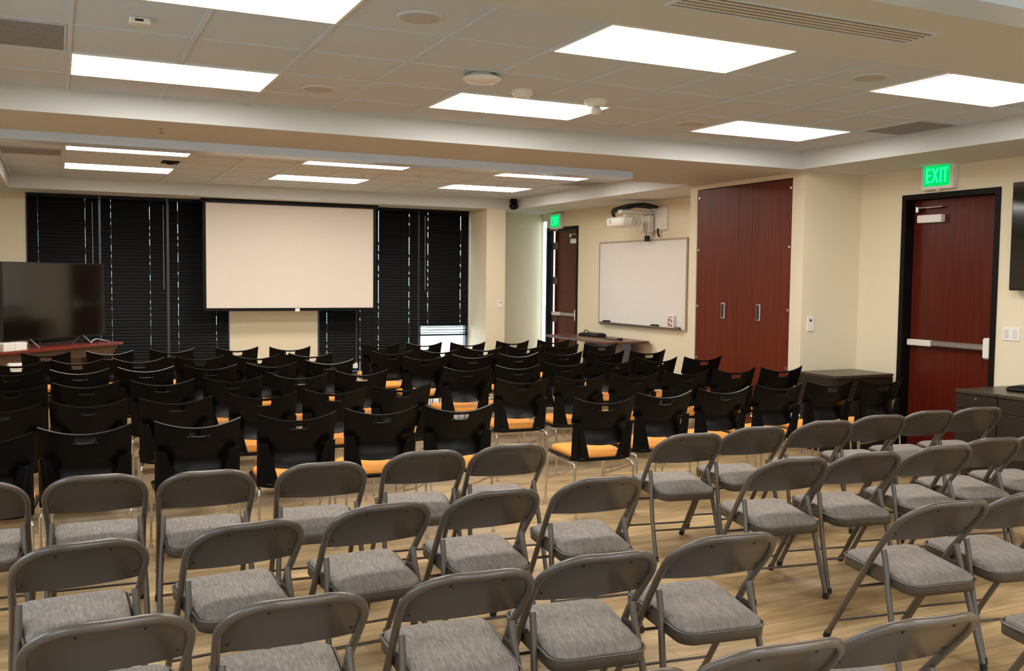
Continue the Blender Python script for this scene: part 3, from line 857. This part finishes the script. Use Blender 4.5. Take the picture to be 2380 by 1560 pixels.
# ------------------------------------------------------------------ black stacking chairs
def make_black_chair():
    """faces +y, origin on the floor under the seat centre; top edge of the back at y=-0.30"""
    t = thing('stacking_chair', '', 'chair')
    def yb(z):                       # recline
        d = z-0.615
        return -0.235-0.36*d if d > 0 else -0.235-3.2*d*d
    ztop = 0.810
    def back(u, v):
        x = (u*2-1)
        zt = ztop-0.012+0.045*abs(x)**2.0
        zb = 0.505+0.012*x*x
        z = zb+(zt-zb)*v
        k = (z-0.66)/0.15
        wd = 0.226 if z > 0.66 else 0.226-min(0.035, (0.66-z)*3)-(0.66-z)*0.12
        wd += 0.004*max(0, k)
        bow = 0.055*(1-x*x)*(0.55+0.45*v)
        return (x*wd, yb(z)-bow+0.055, z)
    NU, NV = 24, 22
    slot = lambda i, j: j in (18, 19, 20) and 9 <= i <= 14
    bk = MB().sheet(back, NU, NV, 0.010, slot).build('backrest', M_PLAST, t)
    # handle rim
    def bp(u, v): 
        p = back(u, v); return (p[0], p[1]-0.005, p[2])
    MB().tube([bp(9/NU, 20.8/NV), bp(9.15/NU, 19/NV), bp(9.6/NU, 18/NV), bp(10.2/NU, 17.8/NV), bp(12/NU, 17.8/NV), bp(13.8/NU, 17.8/NV), bp(14.4/NU, 18/NV), bp(14.85/NU, 19/NV), bp(15/NU, 20.8/NV)], 0.0045, 8).build('handle_rim', M_PLAST, bk)
    # side supports
    for sx in (-1, 1):
        def sup(u, v):
            z = 0.405+(0.668-0.405)*v
            xo = 0.226; w = 0.125-0.07*v
            x = xo-w*u
            y = -0.212-0.025*u+0.03*(1-v)*(1-u)*0.3
            return (sx*x, y-0.014*math.sin(min(1, u*2)*PI)-0.02*v, z)
        MB().sheet(sup, 8, 10, 0.012).build('back_support', M_PLAST, t)
    # seat
    out = rrect(-0.215, 0.215, -0.235, 0.235, 0.07, 6, 0.012)
    MB().pad(out, [(0.90, 0.388), (1.0, 0.398), (1.02, 0.412), (1.0, 0.418)]).build('seat_shell', M_PLAST, t)
    o2 = rrect(-0.198, 0.198, -0.22, 0.222, 0.06, 6, 0.012)
    MB().pad(o2, [(0.99, 0.416), (1.0, 0.430), (0.985, 0.440), (0.95, 0.448), (0.88, 0.453), (0.75, 0.455), (0.5, 0.453), (0.2, 0.451)]).build('seat_cushion', M_ORANGE, t)
    # chrome frame
    for sx in (-1, 1):
        MB().tube(smooth_path([(sx*0.215, -0.232, 0.385), (sx*0.223, -0.255, 0.368), (sx*0.224, -0.262, 0.33), (sx*0.226, -0.29, 0.012)], 4), 0.008, 8).lathe([(0.014, 0), (0.014, 0.018)], (sx*0.226, -0.29, 0), n=10).build('leg', M_CHROME2, t)
        MB().tube(smooth_path([(sx*0.21, 0.17, 0.385), (sx*0.222, 0.20, 0.368), (sx*0.224, 0.205, 0.33), (sx*0.228, 0.235, 0.012)], 4), 0.008, 8).lathe([(0.014, 0), (0.014, 0.018)], (sx*0.228, 0.235, 0), n=10).build('leg', M_CHROME2, t)
        MB().tube([(sx*0.215, -0.235, 0.38), (sx*0.205, -0.02, 0.378), (sx*0.21, 0.17, 0.38)], 0.008, 8).build('seat_rail', M_CHROME2, t)
        MB().tube([(sx*0.222, -0.252, 0.355), (sx*0.20, 0.0, 0.26), (sx*0.225, 0.213, 0.2)], 0.0055, 8).build('brace', M_CHROME2, t)
    MB().tube([(-0.205, -0.1, 0.376), (0.205, -0.1, 0.376)], 0.007, 8).tube([(-0.205, 0.1, 0.376), (0.205, 0.1, 0.376)], 0.007, 8).build('cross_bars', M_CHROME2, t)
    return t

BROWS = {
 'a': [(-0.36, 5.39), (0.12, 5.53), (0.7, 5.54), (1.27, 5.6), (1.81, 5.66), (2.31, 5.6), (3.39, 5.6), (3.97, 5.73), (4.55, 5.79), (5.14, 5.85), (5.71, 5.89), (6.22, 5.84)],
 'b': [(-0.33, 6.6), (0.17, 6.66), (0.70, 6.63), (1.28, 6.69), (1.81, 6.77), (2.34, 6.82), (3.41, 6.93), (3.98, 6.98), (4.52, 6.98), (5.11, 7.04), (5.64, 7.03), (6.18, 7.01)],
 'c': [(-0.31, 7.74), (0.18, 7.79), (0.72, 7.76), (1.26, 7.82), (1.81, 7.88), (2.37, 7.98), (3.38, 8.03), (3.90, 8.03), (4.49, 8.18), (5.08, 8.23), (5.64, 8.28), (6.2, 8.26)],
 'd': [(-0.36, 8.92), (0.16, 8.86), (0.69, 8.89), (1.24, 8.92), (1.8, 8.98), (2.38, 9.1), (3.42, 9.24), (3.98, 9.3), (4.51, 9.28), (5.10, 9.34), (5.61, 9.26), (6.14, 9.22)],
 'e': [(-0.35, 9.78), (0.16, 9.88), (0.70, 9.85), (1.28, 9.96), (1.83, 9.92), (2.41, 10.0), (3.32, 10.02), (3.9, 10.08), (4.5, 10.22), (5.09, 10.3), (5.62, 10.34), (6.2, 10.38)],
 'f': [(-0.12, 10.90), (0.49, 10.90), (1.12, 10.98), (1.82, 11.02), (2.4, 10.95), (3.57, 11.2), (4.12, 11.18), (4.67, 11.08), (5.34, 11.17), (5.96, 11.2)],
}
ROWN = {'a': 'in the row touching the folding chairs', 'b': 'in the second black row', 'c': 'in the third black row',
        'd': 'in the fourth black row', 'e': 'in the fifth black row', 'f': 'in the farthest black row'}
LCOL = ['at the far left end', 'second from the left end', 'third from the left', 'fourth from the left', 'one from the aisle, left side', 'left side of the aisle']
RCOL = ['right side of the aisle', 'one from the aisle, right side', 'third right of the aisle', 'fourth right of the aisle', 'one from the right end', 'at the far right end']
bproto = make_black_chair()
first = True
rj = random.Random(11)
for rk in 'abcdef':
    pts = BROWS[rk]
    nl = sum(1 for p in pts if p[0] < 2.9)
    for i, (x, y) in enumerate(pts):
        if i < nl:
            ci = i if nl == 6 else i+1
            if rk == 'f' and i == 0: col = 'at the left end'
            elif rk == 'f' and i == 1: col = 'second from the left end'
            elif rk == 'f' and i == 2: col = 'middle of the left block'
            else: col = LCOL[ci]
        else:
            j = i-nl; n_ = len(pts)-nl
            col = RCOL[j]
            if n_ == 5: col = ['right side of the aisle', 'one from the aisle, right side', 'third right of the aisle', 'one from the right end', 'at the far right end'][j]
        lab = 'black slotted-back chair ' + ROWN[rk] + ', ' + col
        yawj = math.radians(-3.0+rj.uniform(-2.0, 2.0))
        grp = 'black chairs left of the aisle' if i < nl else 'black chairs right of the aisle'
        ox = x-0.27*math.sin(yawj); oy = y+0.27*math.cos(yawj)
        if first:
            bproto.location = (ox, oy, 0); bproto.rotation_euler = (0, 0, yawj); bproto['label'] = lab; bproto['group'] = grp; first = False
        else:
            dup(bproto, (ox, oy, 0), yawj, lab, grp)

# ------------------------------------------------------------------ grey folding chairs
def make_folding_chair():
    """faces +y, origin on the floor; rim of the back at y=-0.26, z=0.74"""
    t = thing('folding_chair', '', 'chair')
    HW = 0.212; R = 0.0135
    def yt(z): return 0.245-z*0.67 if z < 0.5 else -0.09-(z-0.5)*0.88     # long tube, side view
    HB = 0.203                                                            # narrower at the seat and feet
    # arch of the back frame
    arch = []
    zlow, ztop, rc = 0.47, 0.752, 0.145
    arch.append((-HB, yt(zlow), zlow)); arch.append((-HW+0.003, yt(0.565), 0.565))
    for k in range(13):
        a = PI-(PI/2)*k/12
        x = -HW+rc+rc*math.cos(a); z = ztop-0.122+0.122*math.sin(a)
        arch.append((x, 0, z))
    for k in range(1, 6):
        arch.append((-HW+rc+(2*(HW-rc))*k/6, 0, ztop))
    for k in range(13):
        a = PI/2-(PI/2)*k/12
        x = HW-rc+rc*math.cos(a); z = ztop-0.122+0.122*math.sin(a)
        arch.append((x, 0, z))
    arch.append((HW-0.003, yt(0.565), 0.565)); arch.append((HB, yt(zlow), zlow))
    def bow(x, z):
        k = max(0.0, min(1.0, (z-0.5)/0.2))
        return -0.038*(1-(x/HW)**2)*k
    arch = [(x, yt(z)+bow(x, z), z) for (x, y, z) in arch]
    MB().tube(arch, R, 12).build('back_frame', M_TUBE_LIT, t)
    # back panel inside the arch
    def top(x):
        ax = abs(x); lim = HW-rc
        if ax <= lim: return ztop-0.008
        return ztop-0.122-0.004+0.118*math.sqrt(max(0, 1-((ax-lim)/(rc-0.004))**2))
    def panel(u, v):
        x = (u*2-1); x = math.sin(x*PI/2)*(HW-0.009)
        zt = max(top(x), 0.615)
        zb = 0.565-0.010*(1-(x/HW)**2)
        z = zb+(zt-zb)*v
        return (x, yt(z)+bow(x, z)+0.007, z)
    bk = MB().sheet(panel, 30, 10, 0.008).build('backrest', M_TAUPE, t)
    for (x, z) in ((-0.085, 0.718), (0.085, 0.718), (-0.18, 0.595), (0.18, 0.595)):
        MB().lathe([(0.005, 0), (0.005, 0.003)], (x, yt(z)+bow(x, z)+0.0035, z), ax=(0, -1, -0.3), n=10).build('rivet', M_RUBBER, bk)
    # front legs: the long tube goes on to the floor in front
    for sx in (-1, 1):
        lg = MB().tube([(sx*HB, yt(zlow), zlow), (sx*HB, yt(0.25), 0.25), (sx*HB, yt(0.02), 0.02)], R, 12).build('leg', M_TUBE_LIT, t)
        MB().tube([(sx*HB, yt(0.03), 0.03), (sx*HB, yt(0.008), 0.004)], R+0.003, 12).build('foot_cap', M_RUBBER, lg)
        # rear leg
        xr = HB-0.002
        rl = MB().tube(smooth_path([(sx*(xr-0.012), -0.118, 0.51), (sx*(xr-0.01), -0.14, 0.44), (sx*(xr+0.004), -0.195, 0.25), (sx*(xr+0.012), -0.275, 0.02)], 4), R-0.001, 12).build('leg', M_TUBE_LIT, t)
        MB().tube([(sx*(xr+0.012), -0.272, 0.03), (sx*(xr+0.012), -0.278, 0.004)], R+0.002, 12).build('foot_cap', M_RUBBER, rl)
        MB().prism([(-0.14, 0.435), (-0.06, 0.435), (-0.03, 0.40), (-0.05, 0.375), (-0.15, 0.375)], 'x', sx*(HB-0.018), sx*(HB-0.013)).build('hinge_bracket', M_TAUPE, t)
    MB().tube([(-HB, yt(0.10), 0.10), (HB, yt(0.10), 0.10)], 0.0065, 8).build('stretcher', M_TAUPE, t)
    MB().tube([(-HB, yt(0.30), 0.30), (HB, yt(0.30), 0.30)], 0.0065, 8).build('stretcher', M_TAUPE, t)
    MB().tube([(-HB-0.002, -0.222, 0.17), (HB+0.002, -0.222, 0.17)], 0.0065, 8).build('stretcher', M_TAUPE, t)
    # seat, slightly lower at the back
    tilt = Matrix.Translation((0, -0.05, 0.405)) @ Matrix.Rotation(math.radians(3.2), 4, 'X')
    out = rrect(-0.174, 0.174, -0.235, 0.215, 0.055, 7, 0.027)
    MB().pad(out, [(0.97, -0.040), (0.995, -0.038), (1.0, -0.005), (0.995, 0.0), (0.96, 0.002)]).xform(tilt).build('seat_pan', M_TAUPE, t)
    o2 = rrect(-0.166, 0.166, -0.227, 0.207, 0.050, 7, 0.026)
    MB().pad(o2, [(0.985, 0.0), (1.0, 0.005), (0.995, 0.011), (0.975, 0.017), (0.945, 0.022), (0.9, 0.0268), (0.84, 0.031), (0.76, 0.0347), (0.66, 0.0378), (0.55, 0.0402), (0.42, 0.0421), (0.28, 0.0434), (0.12, 0.044)]).xform(tilt).build('seat_cushion', M_FABRIC, t)
    ring = [tuple(tilt @ Vector((p[0], p[1], 0.003))) for p in out]
    MB().tube(ring, 0.0045, 6, closed=True).build('seat_piping', M_TUBE_LIT, t)
    return t

FROWS = {
 'Z': [(1.15, 1.86), (1.635, 1.85), (2.115, 1.84), (3.22, 1.88)],
 'A': [(-0.38, 2.70), (0.11, 2.69), (0.60, 2.67), (1.15, 2.68), (1.62, 2.69), (2.15, 2.71), (3.33, 2.76), (3.81, 2.74)],
 'B': [(0.06, 3.50), (0.62, 3.54), (1.16, 3.62), (1.68, 3.67), (2.23, 3.72), (3.38, 3.74), (3.87, 3.72), (4.41, 3.71), (4.90, 3.78), (5.39, 3.80)],
 'C': [(-0.35, 4.64), (0.14, 4.63), (0.61, 4.54), (1.15, 4.53), (1.72, 4.63), (2.21, 4.64), (3.35, 4.57), (3.88, 4.63), (4.47, 4.66), (5.01, 4.72), (5.51, 4.75), (6.0, 4.75)],
}
FL = {
 'Z': ['at the bottom edge, only its top rim showing', 'at the bottom edge, left of two cropped backs', 'at the bottom edge, right of two cropped backs', 'with only a seat corner showing at the right edge'],
 'A': ['at the lower left corner, barely in the picture', 'with cropped seat at the bottom left, nearest full row', 'second from the left in the nearest full row',
       'third from the left in the nearest full row', 'fourth from the left in the nearest full row', 'nearest full row, left side of the aisle', 'nearest full row, right side of the aisle', 'nearest full row, cut off by the right edge'],
 'B': ['second grey row, at the left end', 'second grey row, second from the left', 'second grey row, third from the left', 'second grey row, fourth from the left', 'second grey row, left side of the aisle',
       'second grey row, right side of the aisle', 'second grey row, second right of the aisle', 'second grey row, third right of the aisle', 'second grey row, fourth right of the aisle', 'second grey row, only a sliver showing at the right edge'],
 'C': ['third grey row, cut off by the left edge', 'third grey row, second from the left', 'third grey row, third from the left', 'third grey row, fourth from the left', 'third grey row, one from the aisle, left side',
       'third grey row, left side of the aisle', 'third grey row, right side of the aisle', 'third grey row, second right of the aisle', 'third grey row, third right of the aisle', 'third grey row, third from the right end',
       'third grey row, second from the right end', 'third grey row, at the right end by the cabinet'],
}
FYAW = {('A', 1): 0.5, ('A', 2): -1, ('A', 3): -4, ('B', 0): 5, ('B', 1): 4.5, ('B', 2): 3, ('B', 3): -1.5, ('C', 0): -2, ('C', 1): -2.5, ('C', 2): -3}
fproto = make_folding_chair()
first = True
for rk in 'ZABC':
    for i, (x, y) in enumerate(FROWS[rk]):
        lab = 'grey padded metal folding chair '+FL[rk][i]
        ya = math.radians(FYAW.get((rk, i), -3.0-1.8*x)+rj.uniform(-0.7, 0.7))
        grp = 'grey padded folding chairs'
        ox = x-0.26*math.sin(ya); oy = y+0.26*math.cos(ya)
        if first:
            fproto.location = (ox, oy, 0); fproto.rotation_euler = (0, 0, ya); fproto['label'] = lab; fproto['group'] = grp; first = False
        else:
            dup(fproto, (ox, oy, 0), ya, lab, grp)
